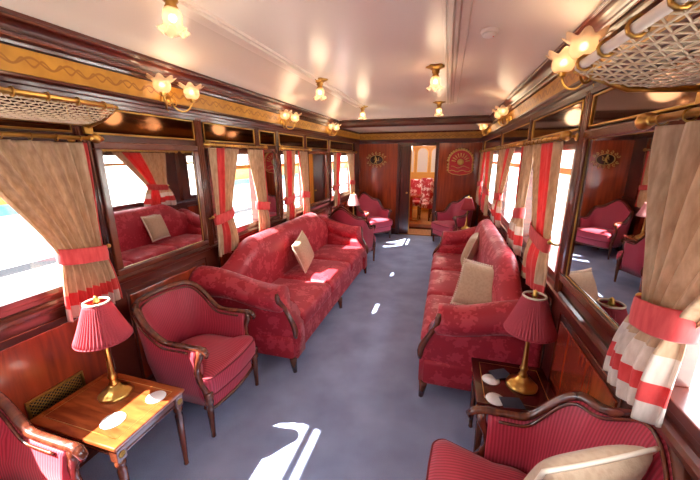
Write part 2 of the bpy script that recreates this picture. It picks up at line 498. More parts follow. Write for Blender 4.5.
# raised dado panels below the ledge, one per bay
BAYS = {-1: [(-1.9, -.26), (-.14, 1.36), (1.47, 2.29), (2.4, 3.17), (3.28, 3.61), (3.72, 4.43), (4.54, 5.43), (5.55, 7.04)],
         1: [(-1.9, -.26), (-.14, 1.12), (1.22, 1.97), (2.09, 3.18), (3.29, 4.79), (4.91, 7.04)]}
for s in (-1, 1):
    for y0, y1 in BAYS[s]:
        m = MB(); X = lambda d: s*(WX-d)
        m.box((X(0), y0+.05, .24), (X(.010), y1-.05, .90), .004)
        fr = [(y0+.03, .21), (y1-.03, .21), (y1-.03, .94), (y0+.03, .94)]
        m.tube([(X(.006), a, b) for a, b in fr], .005, 6, closed=True, mat=1)
        trim(m, [PANEL, FRAMEW])

# windows: frame, ochre cross bar, glass
k = 0
for s in (-1, 1):
    for y0, y1 in WIN[s]:
        k += 1
        m = MB(); xa, xb = s*(WX+.075), s*(WX-.012)
        for a, b in (((y0, ZS), (y1, ZS+.035)), ((y0, ZT-.035), (y1, ZT)), ((y0, ZS+.035), (y0+.035, ZT-.035)), ((y1-.035, ZS+.035), (y1, ZT-.035))):
            m.box((xa, a[0], a[1]), (xb, b[0], b[1]), .004)
        f = m.build('window_%d' % k, MAHY); f['kind'] = 'structure'
        m = MB(); m.box((s*(WX+.06), y0+.035, 1.69), (s*(WX+.03), y1-.035, 1.73), .004); m.build('transom_bar', OCHRE, f)
        m = MB(); m.box((s*(WX+.048), y0+.03, ZS+.03), (s*(WX+.044), y1-.03, ZT-.03)); m.build('window_pane', PANE, f)

# doorway: frame, dark sliding leaf half open, threshold
m = MB()
for x in (-.405, .435): m.box((x-.035, Y1-.03, 0), (x+.035, Y1+.1, 2.10), .008)
m.box((-.44, Y1-.03, 2.05), (.47, Y1+.1, 2.12), .008)
d = m.build('door_1', MAH); d['kind'] = 'structure'
m = MB(); m.box((-.37, Y1+.02, .01), (-.14, Y1+.06, 2.05), .006); m.build('door_leaf', MAH, d)
m = MB(); m.box((-.142, Y1+.012, .02), (-.125, Y1+.068, 2.05), .003); m.build('edge_strip', BRASSD, d)
m = MB(); m.lathe([(.018, 0), (.02, .004), (.008, .01), (.008, .03), (.022, .04), (.022, .052), (.004, .06)], (-.20, Y1+.02, 1.0), 12, axis='y')
for p in range(len(m.v)): m.v[p] = (m.v[p][0], 2*(Y1+.02)-m.v[p][1], m.v[p][2])
m.build('door_knob', BRASS, d)
m = MB(); m.box((-.37, Y1, 0), (.40, Y1+.1, .015)); m.build('threshold', BRASSD, d)

# dining car seen through the doorway
DY = Y1+.1
m = MB(); m.box((-1.3, DY, -.06), (1.3, 11.6, 0)); struct('floor_dining', m, TAN)
m = MB(); m.box((-1.3, DY, 2.35), (1.3, 11.6, 2.4)); struct('ceiling_dining', m, CEIL)
for s, nm in ((-1, 'left'), (1, 'right')):
    m = MB(); m.box((s*1.25, DY, 0), (s*1.3, 11.6, 2.4)); struct('wall_dining_'+nm, m, OCHRE)
m = MB(); m.box((-1.3, 11.55, 0), (1.3, 11.6, 2.4)); struct('wall_dining_end', m, OCHRE)
m = MB(); m.box((-1.24, 8.3, 0.001), (1.24, 8.7, .05)); struct('trim_step', m, MAH)
for i, x in enumerate((-.62, -.16, .30)):
    m = MB(); pts = [(x-.18, 1.3), (x+.18, 1.3)]+[(x+.18*math.cos(a*PI/12), 1.93+.18*math.sin(a*PI/12)) for a in range(13)]
    vs = []; 
    m.prism(pts, 0, .02, 'z')
    m.v = [(p[0], 11.55-p[2], p[1]) for p in m.v]
    f = m.build('window_%d' % (11+i), ARCH); f['kind'] = 'structure'
    m = MB(); m.tube([(a, 11.53, b) for a, b in pts], .016, 6, closed=True); m.build('window_frame', GILT, f)

# ------------------------------------------------------------------ fixed fittings on the walls
def mirror(s, y0, y1, z0, z1, label):
    t = thing('wall_mirror', label, 'mirror', (s*WX, (y0+y1)/2, z0), 0, 'bevelled mirrors between the windows')
    h = (y1-y0)/2; H = z1-z0; w = .045; X = lambda d: -s*d
    m = MB()
    for a, b in (((-h, 0), (h, w)), ((-h, H-w), (h, H)), ((-h, w), (-h+w, H-w)), ((h-w, w), (h, H-w))):
        m.box((X(.001), a[0], a[1]), (X(.03), b[0], b[1]), .008)
    m.build('mirror_frame', FRAMEW, t)
    m = MB(); m.box((X(.001), -h+w*.8, w*.8), (X(.012), h-w*.8, H-w*.8)); m.build('mirror_glass', MIRROR, t)
    m = MB(); q = [(-h+w, w), (h-w, w), (h-w, H-w), (-h+w, H-w)]
    m.tube([(X(.013), a, b) for a, b in q], .0035, 6, closed=True); m.build('bevel_edge', BRASSD, t)

def transom(s, y0, y1, label):
    t = thing('transom_panel', label, 'transom panel', (s*WX, (y0+y1)/2, 1.945), 0, 'brass framed transom panels')
    h = (y1-y0)/2; H = .145; X = lambda d: -s*d
    m = MB(); m.tube([(X(.012), a, b) for a, b in ((-h, 0), (h, 0), (h, H), (-h, H))], .0065, 8, closed=True); m.build('brass_frame', BRASS, t)
    m = MB(); m.box((X(.001), -h, 0), (X(.008), h, H)); m.build('transom_glass', DARKMIR, t)

mirror(-1, 1.455, 2.30, 1.005+.05, 1.90, 'large mirror between the nearest two curtained windows of the left wall')
mirror(-1, 3.265, 3.62, 1.055, 1.90, 'narrow tall mirror above the left sofa, between two pairs of curtains')
mirror(-1, 4.53, 5.445, 1.055, 1.90, 'dark mirror beyond the left sofa, before the last left window')
mirror(1, 1.21, 1.985, 1.12, 1.93, 'large mirror beside the big tied beige curtain on the right wall')
Lw = ['nearest left window, under the netted rack', 'large mirror on the left wall', 'second curtained window on the left wall', 'narrow mirror on the left wall', 'third curtained window on the left wall', 'dark mirror past the left sofa', 'farthest left window']
for (a, b), l in zip(((.0, 1.36), (1.47, 2.29), (2.41, 3.17), (3.28, 3.61), (3.72, 4.43), (4.54, 5.43), (5.55, 7.0)), Lw):
    transom(-1, a, b, 'brass framed smoky transom panel above the '+l)
Rw = ['nearest right window, under the netted rack', 'large mirror on the right wall', 'right window nearest the sofa arm', 'right window behind the middle of the sofa', 'farthest right window']
for (a, b), l in zip(((.0, 1.12), (1.22, 1.97), (2.1, 3.17), (3.3, 4.79), (4.91, 7.0)), Rw):
    transom(1, a, b, 'brass framed smoky transom panel above the '+l)

def crest_oval():
    t = thing('oval_crest', 'gilt oval crest with scrollwork on the left end panel', 'crest', (-.93, Y1, 1.745))
    m = MB(); E = lambda a, b, n=40: [(a*math.cos(2*PI*i/n), -.012, b*math.sin(2*PI*i/n)) for i in range(n)]
    m.tube(E(.155, .105), .006, 6, closed=True)
    for i in range(16):
        a = 2*PI*i/16; c = (.215*math.cos(a), .145*math.sin(a)); r = .032
        if abs(math.sin(a)) < .2: continue
        m.tube([(c[0]+r*(1-k/14)*math.cos(a+k*.55), -.012, c[1]+r*(1-k/14)*math.sin(a+k*.55)) for k in range(13)], [.007-.0003*k for k in range(13)], 6)
    m.build('scroll_border', GILT, t)
    m = MB()
    # rearing beast in gilt
    m.tube([(-.03, -.01, -.06), (-.01, -.012, -.02), (.0, -.012, .02), (-.015, -.012, .055)], [.012, .02, .018, .012], 8)
    m.sphere((-.025, -.012, .07), .018, 10)
    for p in (((0, .03), (-.04, .045), (-.055, .03)), ((0, .02), (-.045, .015), (-.06, -.005)), ((-.02, -.05), (-.05, -.06), (-.05, -.085)), ((-.01, -.05), (.015, -.07), (-.005, -.09)), ((.0, -.03), (.05, -.01), (.045, .04), (.065, .055))):
        m.tube([(a, -.012, b) for a, b in p], .007, 6)
    m.build('rearing_beast', GILT, t)
    m = MB(); m.lathe([(1, 0), (1, .004)], (0, 0, 0), 40); m.v = [(p[0]*.15, -p[2], p[1]*.10) for p in m.v]; m.build('oval_field', MAH, t)
crest_oval()

def crest_arch():
    t = thing('sunburst_crest', 'red and gold arched sunburst crest right of the doorway', 'crest', (.935, Y1, 1.675))
    out = [(-.25, -.2), (-.16, -.245), (0, -.27), (.16, -.245), (.25, -.2)]+[(.25*math.cos(PI*i/18), .03+.25*math.sin(PI*i/18)) for i in range(19)]
    m = MB(); m.prism(out, 0, .012, 'z'); m.v = [(a, -c, b) for a, b, c in m.v]; m.build('red_field', CRIM, t)
    m = MB()
    for i in range(15):
        a = PI*(i+.5)/15; m.sphere((.262*math.cos(a), -.012, .03+.262*math.sin(a)), .026, 8)
    for z in (-.03, -.09, -.15):
        for s in (-1, 1): m.sphere((s*.255, -.012, z), .026, 8)
    m.tube([(a*.97, -.012, b*.97) for a, b in out], .008, 6, closed=True)
    m.build('scalloped_border', GILT, t)
    m = MB()
    for i in range(9):
        a = PI*(i+.5)/9; m.tube([(.10*math.cos(a), -.014, .02+.10*math.sin(a)), (.19*math.cos(a), -.014, .02+.19*math.sin(a))], [.006, .016], 6)
    q = len(m.v); m.lathe([(.07, 0), (.07, .016), (.04, .022), (.001, .024)], (0, 0, 0), 24)
    m.v[q:] = [(a, -c, b+.02) for a, b, c in m.v[q:]]
    m.build('sun_rays', GILT, t, recalc=True)
    m = MB()
    m.tube([(-.22+.044*i, -.016, -.17+.018*math.sin(i*1.3)) for i in range(11)], .017, 8, flat=.5)
    m.tube([(-.19+.042*i, -.016, -.085+.022*math.sin(i*1.1+1)) for i in range(10)], .012, 8, flat=.5)
    m.build('scroll_banner', GILT, t)
crest_arch()

def vent():
    t = thing('wall_vent', 'brass framed black grille low on the left wall beside the lamp table', 'vent', (-WX+.010, 1.0, .44))
    m = MB()
    for a, b in (((-.14, 0), (.14, .014)), ((-.14, .126), (.14, .14)), ((-.14, .014), (-.126, .126)), ((.126, .014), (.14, .126))):
        m.box((0.001, a[0], a[1]), (.014, b[0], b[1]), .003)
    m.build('vent_frame', BRASSD, t)
    m = MB(); m.box((.001, -.13, .01), (.004, .13, .13)); m.build('backing', BLACKM, t)
    m = MB()
    for i in range(-6, 13):
        for dz in (1, -1):
            y0 = -.126+i*.021; pts = []
            a = (y0, .014 if dz > 0 else .126); b = (y0+.112, .126 if dz > 0 else .014)
            ya, yb = max(-.126, a[0]), min(.126, b[0])
            if yb-ya < .01: continue
            za = a[1]+dz*(ya-a[0]); zb = a[1]+dz*(yb-a[0])
            m.tube([(.008, ya, za), (.008, yb, zb)], .0022, 5)
    m.build('lattice', BRASSD, t)
vent()

# curtain rods
def rod(s, y0, y1, label):
    t = thing('curtain_rod', label, 'curtain rod', (s*(WX-.075), (y0+y1)/2, 1.91), 0, 'brass curtain rods')
    h = (y1-y0)/2
    m = MB(); m.tube([(0, -h, 0), (0, h, 0)], .012, 10); m.build('pole', BRASS, t)
    for e in (-1, 1):
        m = MB(); m.lathe([(.012, 0), (.019, .006), (.012, .014), (.026, .032), (.028, .045), (.02, .06), (.01, .068), (.013, .076), (.003, .088)], (0, 0, 0), 12, axis='y')
        m.v = [(a, e*(b+h), c) for a, b, c in m.v]; m.build('finial', BRASS, t)
    for e in (-.94, .94):
        m = MB(); m.tube([(s*.073, e*h, -.004), (s*.05, e*h, .0), (0, e*h, .008)], .008, 8); m.lathe([(.022, 0), (.022, .004), (.012, .01)], (0, 0, 0), 12, axis='x')
        k = 3*12; m.v[-k:] = [(s*(.073-a), e*h+b, c-.004) for a, b, c in m.v[-k:]]
        m.build('bracket', BRASS, t)
    n = max(4, int((y1-y0)/.11))
    m = MB(); m.tube([(.0165*math.cos(a*PI/5), 0, -.004+.0165*math.sin(a*PI/5)) for a in range(10)], .003, 5, closed=True)
    r0 = m.build('curtain_ring', BRASSD, t, loc=(0, -h+.05, 0))
    for i in range(1, n):
        r = r0.copy(); COL.objects.link(r); r.parent = t; r.location = (0, -h+.05+(2*h-.1)*i/(n-1), 0)
rod(-1, -.05, 1.40, 'brass curtain rod across the nearest left window')
rod(-1, 2.40, 3.24, 'brass curtain rod across the left window behind the sofa, nearer one')
rod(-1, 3.70, 4.47, 'brass curtain rod across the left window behind the far end of the sofa')
rod(-1, 5.55, 7.0, 'brass curtain rod across the last left window beside the end panel')
rod(1, .0, 1.29, 'brass curtain rod above the big beige curtain at the right edge')
rod(1, 2.12, 3.12, 'brass curtain rod over the right window nearest the sofa arm')
rod(1, 3.34, 4.74, 'brass curtain rod over the right window behind the middle of the sofa')
rod(1, 4.98, 6.95, 'brass curtain rod over the farthest right window')

# curtains
def curtain(s, top, tie, hem, label, zt=1.285, pleats=7, colour=(), hemband=None, nu=90, border=1.12, ztop=1.886, zhem=.925, xoff=.062, amp=(.015, .024, .022), ph=0., swag=1.0):
    """top/tie/hem: (y0,y1) ranges; colour: list of (u0,u1,slot)"""
    t = thing('curtain', label, 'curtain', (s*(WX-xoff), sum(tie)/2, zhem), 0, 'tied back window curtains')
    yc = sum(tie)/2; Z = ztop-zhem
    def rng(z):
        if z >= zt:
            q = (z-zt)/(ztop-zt); q0 = q**(1.15*swag); e = [tie[i]+(top[i]-tie[i])*(q0 if abs(top[i]-tie[i]) > .12 else sm(q)) for i in (0, 1)]
        else:
            q = (zt-z)/(zt-zhem); q = math.sin(q*PI/2)**.8; e = [tie[i]+(hem[i]-tie[i])*q for i in (0, 1)]
        return e
    def fn(u, v):
        z = ztop-Z*v; a, b = rng(z)
        dz = abs(z-zt); A = amp[0] if z > zt else amp[2]
        k = min(1, dz/.28); A = amp[1]*(1-k)*.55+A*k
        w = 2*PI*pleats*u+ph+.5*math.sin(5*u+3*v)
        x = A*math.sin(w)+.006*math.sin(2.3*w+1)
        if z < zt: x -= s*0
        y = a+(b-a)*(u+.018*math.sin(w+1.4)*math.sin(PI*u))
        zz = z-(.012*math.sin(w*.5+ph)*max(0, v-.6)*2 if v > .6 else 0)
        # pull the cloth in round the tieback
        x *= 1-.35*math.exp(-(dz/.05)**2)
        x -= s*.022*math.exp(-((z-zt+.16)/.12)**2)*math.sin(PI*u)
        return (-s*0+x, y-yc, zz-zhem)
    def mf(u, v):
        z = ztop-Z*v; c = 0
        for u0, u1, sl in colour:
            if u0 <= u < u1: c = sl
        if z < border:
            c2 = c
            if hemband:
                if hemband[0] < z < hemband[1]: c2 = 1
                else: c2 = hemband[2] if c == 0 else c
            c = c2
        return c
    m = MB(); m.grid(fn, nu, 64, matfn=mf); m.build('drape', [BEIGE, REDD, PALE], t, solid=.004, recalc=False)
    # tieback band: a loop of cloth round the gathered drape
    m = MB(); h = (tie[1]-tie[0])/2+.012; dx = amp[1]*.9+.012; rings = []
    n = 28
    for zz, k in ((-.045, .96), (-.04, 1), (0, 1.03), (.04, 1), (.045, .96), (.04, .93), (0, .95), (-.04, .93)):
        rings.append([(dx*k*1.15*math.copysign(abs(math.cos(2*PI*i/n))**.7, math.cos(2*PI*i/n)), h*k*math.copysign(abs(math.sin(2*PI*i/n))**.85, math.sin(2*PI*i/n)), zz+zt-zhem-.02*(math.sin(2*PI*i/n)*swagdir(top, tie))) for i in range(n)])
    vs = [p for r in rings for p in r]; fs = []
    for i in range(8):
        for k in range(n):
            fs.append((i*n+k, i*n+(k+1) % n, ((i+1) % 8)*n+(k+1) % n, ((i+1) % 8)*n+k))
    m.add(vs, fs); m.build('tieback', TIE, t)
    # brass hook the band is caught on
    e = 1 if abs(top[1]-tie[1]) < abs(top[0]-tie[0]) else -1
    m = MB(); m.tube([(s*(xoff-.002), e*(h+.02), zt-zhem+.0), (s*.03, e*(h+.025), zt-zhem), (0, e*(h+.02), zt-zhem+.01)], .007, 8); m.sphere((0, e*(h+.02), zt-zhem+.012), .014, 10)
    m.build('tieback_hook', BRASS, t)
def swagdir(top, tie): return 1 if abs(top[0]-tie[0]) > abs(top[1]-tie[1]) else -1

curtain(-1, (.80, 1.40), (1.14, 1.37), (1.10, 1.42), 'beige curtain with a red tieback beside the nearest left window', 1.27, 8, [(.93, 1.0, 1)], (1.0, 1.075, 2), 150, 1.075, zhem=.93, amp=(.026, .036, .032))
curtain(-1, (2.37, 2.82), (2.38, 2.62), (2.36, 2.68), 'beige and red striped curtain at the left window just past the large mirror', 1.28, 5, [(.22, .55, 1)], None, 90)
curtain(-1, (2.95, 3.27), (3.06, 3.28), (3.04, 3.29), 'beige curtain with a red edge beside the narrow mirror above the left sofa', 1.28, 4, [(.9, 1, 1)], None, 60)
curtain(-1, (3.70, 4.06), (3.72, 3.95), (3.70, 3.98), 'red striped curtain just past the narrow mirror on the left wall', 1.28, 4, [(.25, .65, 1)], None, 60)
curtain(-1, (4.12, 4.46), (4.24, 4.45), (4.22, 4.46), 'beige curtain beside the dark mirror past the left sofa', 1.28, 4, [(.0, .12, 1)], None, 60)
curtain(-1, (5.56, 6.05), (5.58, 5.86), (5.56, 5.9), 'red striped curtain on the near side of the last left window', 1.28, 4, [(.35, .8, 1)], None, 60)
curtain(-1, (6.35, 6.98), (6.62, 6.96), (6.6, 6.98), 'beige curtain next to the left end panel', 1.28, 4, [(.9, 1, 1)], None, 60)
curtain(1, (.50, 1.235), (.95, 1.125), (.97, 1.225), 'big beige curtain with red and silver hem tied at the right edge', 1.36, 6, [], (1.115, 1.19, 2), 160, 1.27, zhem=1.055, amp=(.024, .036, .028), xoff=.07)
curtain(1, (2.19, 2.80), (2.16, 2.54), (2.13, 2.64), 'red striped curtain hanging nearest the right sofa arm', 1.29, 5, [(.22, .58, 1)], (.97, 1.02, 0), 90)
curtain(1, (2.86, 3.17), (2.93, 3.17), (2.85, 3.32), 'beige curtain with flared red banded hem over the right sofa back', 1.33, 4, [(.92, 1, 1)], (1.08, 1.16, 2), 70, 1.24, zhem=1.0)
curtain(1, (3.62, 4.55), (4.12, 4.5), (4.0, 4.66), 'red striped curtain with flared hem over the middle of the right sofa', 1.33, 5, [(.15, .5, 1)], (1.08, 1.16, 2), 70, 1.24, zhem=1.0)
curtain(1, (5.2, 6.1), (5.3, 5.85), (5.25, 6.0), 'red striped curtain at the farthest right window, nearer of its two', 1.3, 5, [(.3, .75, 1)], None, 60)
curtain(1, (6.25, 6.95), (6.5, 6.94), (6.45, 6.95), 'pale curtain on the far side of the farthest right window', 1.3, 4, [(.0, .15, 1)], None, 60)

# sconces
def ruff_tulip(n, d):
    def f(r, z, a, t):
        k = max(0, (t-.45)/.55)**1.5
        return r*(1+d*k*math.cos(n*a)), z+.012*k*math.cos(n*a)
    return f
def sconce(s, y, z, label, flip=1):
    t = thing('wall_sconce', label, 'wall light', (s*(WX-.012), y, z), 0, 'twin tulip wall sconces')
    X = lambda d: -s*d
    m = MB(); m.lathe([(.055, 0), (.058, .006), (.045, .012), (.03, .016), (.034, .022), (.014, .034), (.004, .04)], (0, 0, 0), 20, axis='x', ruff=lambda r, zz, a, tt: (r*(1+.10*math.cos(8*a)*(1-tt)), zz))
    m.v = [(X(a), b, c-.03) for a, b, c in m.v]; m.build('backplate', BRASS, t)
    for e in (-1, 1):
        pts = []
        for i in range(15):
            q = i/14; pts.append((X(.03+.085*sm(q)), e*(.02+.115*q), -.035-.055*math.sin(PI*q*.95)+.03*q**3))
        m = MB(); m.tube(pts, .006, 8)
        m.tube([(X(.03+.02*i/10), e*(.03+.028*math.sin(i/10*5)), -.02+.03*math.cos(i/10*5)) for i in range(11)], .004, 6)
        px, py, pz = pts[-1]
        tz = .022
        m.lathe([(.008, 0), (.02, .004), (.012, .012), (.024, .02), (.02, .028)], (px, py, pz), 14)
        m.build('arm', BRASS, t)
        m = MB(); m.lathe([(.018, 0), (.040, .010), (.052, .03), (.054, .052), (.050, .068), (.062, .082), (.084, .092)], (px, py, pz+.02), 56, ruff=ruff_tulip(7, .13), cap=False)
        sh = m.build('glass_shade', TULIP, t, solid=.003)
        m = MB(); m.sphere((px, py, pz+.07), .018, 10); m.build('bulb', BULB, t)
for s, lst in ((-1, ((2.05, 2.225, 'twin tulip sconce on the gold frieze above the large left mirror'), (3.82, 2.235, 'twin tulip sconce above the narrow mirror and left sofa'), (5.45, 2.25, 'farthest twin tulip sconce on the left frieze, close to the beam'))),
               (1, ((1.99, 2.225, 'twin tulip sconce beside the luggage rack on the right frieze'), (4.3, 2.24, 'twin tulip sconce on the right frieze above the middle of the right sofa'), (6.3, 2.25, 'farthest twin tulip sconce on the right frieze, past the beam')))):
    for y, z, l in lst: sconce(s, y, z, l)

def ceiling_light(x, y, label, hot=True):
    z = cz(x, y)
    t = thing('ceiling_light', label, 'ceiling light', (x, y, z), 0, 'tulip ceiling lights')
    m = MB(); m.lathe([(.075, 0), (.082, -.008), (.05, -.02), (.03, -.034), (.034, -.05), (.022, -.062), (.03, -.075), (.026, -.09)], (0, 0, 0), 32, ruff=lambda r, zz, a, tt: (r*(1+.12*math.cos(6*a)*max(0, 1-2.2*tt)), zz)); m.build('canopy', BRASSD, t)
    m = MB(); m.lathe([(.022, -.075), (.036, -.088), (.042, -.11), (.040, -.135), (.038, -.15), (.048, -.167), (.062, -.18)], (0, 0, 0), 36, ruff=ruff_tulip(6, .2), cap=False); m.build('glass_shade', TULIPC, t, solid=.003)
    m = MB(); m.sphere((0, 0, -.12), .017, 10); m.build('bulb', BULB, t)
LIGHTS = [(-.60, 1.40, 'tulip ceiling light at the top edge of the view'), (-.60, 3.25, 'tulip ceiling light over the near end of the left sofa'), (.52, 3.1, 'larger looking of the two tulip lights on the right of the ceiling'), (-.62, 5.05, 'small tulip ceiling light nearest the beam on the left'), (.50, 5.0, 'small tulip ceiling light nearest the beam on the right')]
for x, y, l in LIGHTS: ceiling_light(x, y, l)

t = thing('ceiling_speaker', 'small round grey grille in the cream ceiling near the top light', 'ceiling speaker', (-.985, 1.80, cz(-.985, 1.8)))
m = MB(); m.lathe([(.056, .004), (.058, -.006), (.052, -.012), (.044, -.012), (.042, -.004)], (0, 0, 0), 28); m.build('rim', CEILM, t)
m = MB(); m.lathe([(.042, -.004), (.02, -.006), (.001, -.006)], (0, 0, 0), 28); m.build('mesh_cover', GREYM, t)
t = thing('smoke_detector', 'round white smoke detector on the right slope of the ceiling', 'smoke detector', (.86, 2.35, cz(.86, 2.35)))
m = MB(); m.lathe([(.05, .004), (.052, -.012), (.046, -.02)], (0, 0, 0), 28); m.build('base_ring', PLASTIC, t)
m = MB(); m.lathe([(.040, -.02), (.038, -.034), (.024, -.04), (.001, -.041)], (0, 0, 0), 28); m.build('sensor_dome', PLASTIC, t)
m = MB(); m.sphere((.022, -.01, -.041), .004, 8); m.build('indicator', CRIM, t)

# netted luggage racks
def rack(s, yend, label):
    t = thing('luggage_rack', label, 'luggage rack', (s*(WX-.02), yend-.7, 1.985), 0, 'netted luggage racks')
    X = lambda d: -s*d
    yb, L = -.75, .70          # local y of the near and far ends
    D = .35; zf = .07 if s < 0 else .04
    m = MB(); m.tube([(X(D), yb, zf), (X(D), L-.03, zf), (X(D-.02), L, zf)], .0115, 10); m.build('front_rail', LACE if s > 0 else BRASS, t)
    m = MB(); m.tube([(X(D)+.017*math.cos(a*PI/5), 0, zf+.017*math.sin(a*PI/5)) for a in range(10)], .004, 5, closed=True)
    r0 = m.build('rail_ring', BRASSD, t, loc=(0, yb+.06, 0))
    for i in range(1, 12):
        r = r0.copy(); COL.objects.link(r); r.parent = t; r.location = (0, yb+.06+i*.12, 0)
    m = MB(); m.tube([(X(.02), yb, .0), (X(.02), L+.1, .0)], .009, 8); m.build('wall_rail', BRASS, t)
    for y in (-.5, L+.0):
        m = MB(); m.tube([(X(D), y, zf), (X(D*.6), y+.03, zf-.05), (X(.02), y+.08, -.01)], .009, 8)
        m.box((X(.0), y+.05, -.05), (X(.022), y+.10, .05), .004)
        m.build('bracket', BRASSD, t)
    m = MB()
    def sag(u): return (X(.02+(D-.02)*u), zf*u-.03*math.sin(PI*u*.95))
    nu, n = 15, 60
    for i in range(1, nu):
        x, z = sag(i/nu)
        m.tube([(x, yb+(L-yb)*k/n, z) for k in range(0, n+1, 2)], .0026, 5)
    for k in range(n+1):
        y = yb+(L-yb)*k/n
        pts = []
        for i in range(nu+1):
            x, z = sag(i/nu); pts.append((x, y+(.010 if (i+k) % 2 else -.010), z))
        m.tube(pts, .0024, 5)
    m.build('cord_net', ROPE, t)
rack(-1, 1.36, 'brass luggage rack with cream cord net above the nearest left window')
rack(1, 1.08, 'luggage rack with pale ringed front rail above the right edge curtain')
# ------------------------------------------------------------------ armchairs
def chair(kind, label, loc, rz, fab, W=.28, xf=.24, group=None):
    camel = kind == 'camel'
    t = thing('armchair', label, 'armchair', loc, rz, group)
    xb = -.04; rx = .27
    raw = [(xf-(xf-xb)*i/12, W) for i in range(13)]
    for i in range(1, 41):
        a = PI*i/40; raw.append((xb-rx*abs(math.sin(a))**.85, W*math.copysign(abs(math.cos(a))**.8, math.cos(a))))
    raw += [(xb+(xf-xb)*i/12, -W) for i in range(1, 13)]
    acc = [0]
    for p, q in zip(raw, raw[1:]): acc.append(acc[-1]+math.dist(p, q))
    T = acc[-1]
    def P(u):
        d = u*T
        for i in range(len(raw)-1):
            if acc[i+1] >= d-1e-9:
                f = (d-acc[i])/max(1e-9, acc[i+1]-acc[i]); return (raw[i][0]+(raw[i+1][0]-raw[i][0])*f, raw[i][1]+(raw[i+1][1]-raw[i][1])*f)
        return raw[-1]
    def h(u):
        s = abs(2*u-1)
        if camel: return .655+.20*sm((.80-s)/.35)+.16*sm((.40-s)/.40)
        return .645+.205*sm((.72-s)/.42)
    def nrm(u):
        a, b = P(max(0, u-.01)), P(min(1, u+.01)); dx, dy = b[0]-a[0], b[1]-a[1]; L = math.hypot(dx, dy)
        return (-dy/L, dx/L) if True else None
    # inward normal: path runs from +y arm round the back to -y arm, so inward is to the left of travel
    NU = 64; m = MB(); R = []; U = []
    for i in range(NU+1):
        u = i/NU; x, y = P(u); nx, ny = nrm(u); H = h(u)-.012
        bk = sm((.8-abs(2*u-1))/.4)
        prof = [(.045, .20), (.022, .30), (.004, .45), (0, H-.05), (.008, H), (.030, H+.002), (.042, H-.02), (.05, H-.06), (.055+.022*bk, .62 if H > .7 else .55), (.06+.03*bk, .52), (.06+.025*bk, .40), (.06, .22)]
        prof[8] = (prof[8][0], min(prof[8][1], H-.08)); 
        ln = 1-.0
        ring = []
        for d, z in prof:
            lean = (z-.45)*.14*bk       # the back leans outwards with height
            ring.append((x+nx*d-nx*lean*.5, y+ny*d-ny*lean*.5, z))
        R.append(ring); U.append([(u*T, q[1]) for q in prof])
    n = len(R[0]); vs = [p for r in R for p in r]; us = [p for r in U for p in r]
    fs = [(i*n+k, i*n+(k+1) % n, (i+1)*n+(k+1) % n, (i+1)*n+k) for i in range(NU) for k in range(n)]
    fs += [tuple(reversed(range(n))), tuple(NU*n+k for k in range(n))]
    m.add(vs, fs, 0, True, us); m.build('back', fab, t)
    # carved rail along the top, ending in scrolled arm fronts
    def rp(u, dz=0, din=.02):
        x, y = P(u); nx, ny = nrm(u); H = h(u); bk = sm((.8-abs(2*u-1))/.4); lean = (H-.45)*.14*bk*.5
        return (x+nx*(din-lean), y+ny*(din-lean), H+dz)
    m = MB(); pts = [rp(i/NU, .006) for i in range(NU+1)]
    y0 = pts[0][1]
    pre = [(xf+.075, y0, .600), (xf+.085, y0, .625), (xf+.06, y0, .65), (xf+.03, y0, .656)]
    post = [(a, -b, c) for a, b, c in reversed(pre)]
    full = pre+pts+post
    m.tube(full, [.012, .018, .022]+[.021]*(len(full)-6)+[.022, .018, .012], 10, flat=.8)
    m.tube([rp(i/NU, -.022, .047) for i in range(2, NU-1)], .007, 6)
    m.tube([rp(i/NU, -.022, -.003) for i in range(2, NU-1)], .007, 6)
    m.build('crest_rail', FRAMEW, t)
    fx = xf+.055
    for s in (1, -1):
        yy = s*(abs(y0)-.0)
        m = MB(); m.tube([(xf+.03, yy, .645), (xf+.028, yy, .60), (xf+.0, yy, .54), (xf-.012, yy, .48), (xf+.005, yy, .42), (xf+.035, yy, .37), (fx, yy, .32)], [.022, .022, .02, .021, .023, .025, .026], 10)
        m.build('arm_support', FRAMEW, t)
        m = MB(); m.lathe([(.012, 0), (.016, .006), (.014, .02), (.019, .14), (.024, .235), (.020, .25), (.028, .262), (.028, .275), (.024, .285), (.03, .30), (.03, .345), (.02, .35)], (fx, yy, 0), 12, ruff=lambda r, z, a, tt: (r*(1+(.07*math.cos(6*a) if .02 < z < .235 else 0)), z))
        m.build('leg', FRAMEW, t)
        m = MB(); m.tube([(-.21, s*.17, .24), (-.235, s*.175, .12), (-.275, s*.185, .0)], [.022, .018, .013], 10); m.build('leg', FRAMEW, t)
    # upholstered seat frame and loose seat
    def outline(kx, wf, wb, front, n=48):
        pts = []
        bx = -.19*kx
        for i in range(17):          # back curve from +y to -y
            a = PI/2+PI*i/16; pts.append((-.02+(bx+.02)*-math.cos(a), wb*math.sin(a)))
        xt = xf-.03
        for i in range(5): pts.append((-.02+(xt+.02)*(i+1)/5, -wb))
        for i in range(9):
            a = -PI/2+PI/2*i/8; pts.append((front-.06+.06*math.cos(a), -wf+.06+.06*math.sin(a)))
        for i in range(1, 6): q = -1+2*i/6; pts.append((front+.018*(1-q*q), (wf-.06)*q))
        for i in range(9):
            a = PI/2*i/8; pts.append((front-.06+.06*math.cos(a), wf-.06+.06*math.sin(a)))
        for i in range(5): pts.append((xt-(xt+.02)*i/5, wb))
        return pts
    def rings(o, lv):
        cx = sum(p[0] for p in o)/len(o); return [[(cx+(x-cx)*k, y*k, z) for x, y in o] for k, z in lv]
    wf = abs(y0)-.005; wb = abs(y0)-.062
    m = MB(); m.rings(rings(outline(1, wf-.01, wb, .30), [(.97, .195), (1, .21), (1, .30), (.99, .315)])); m.build('seat_frame', fab, t)
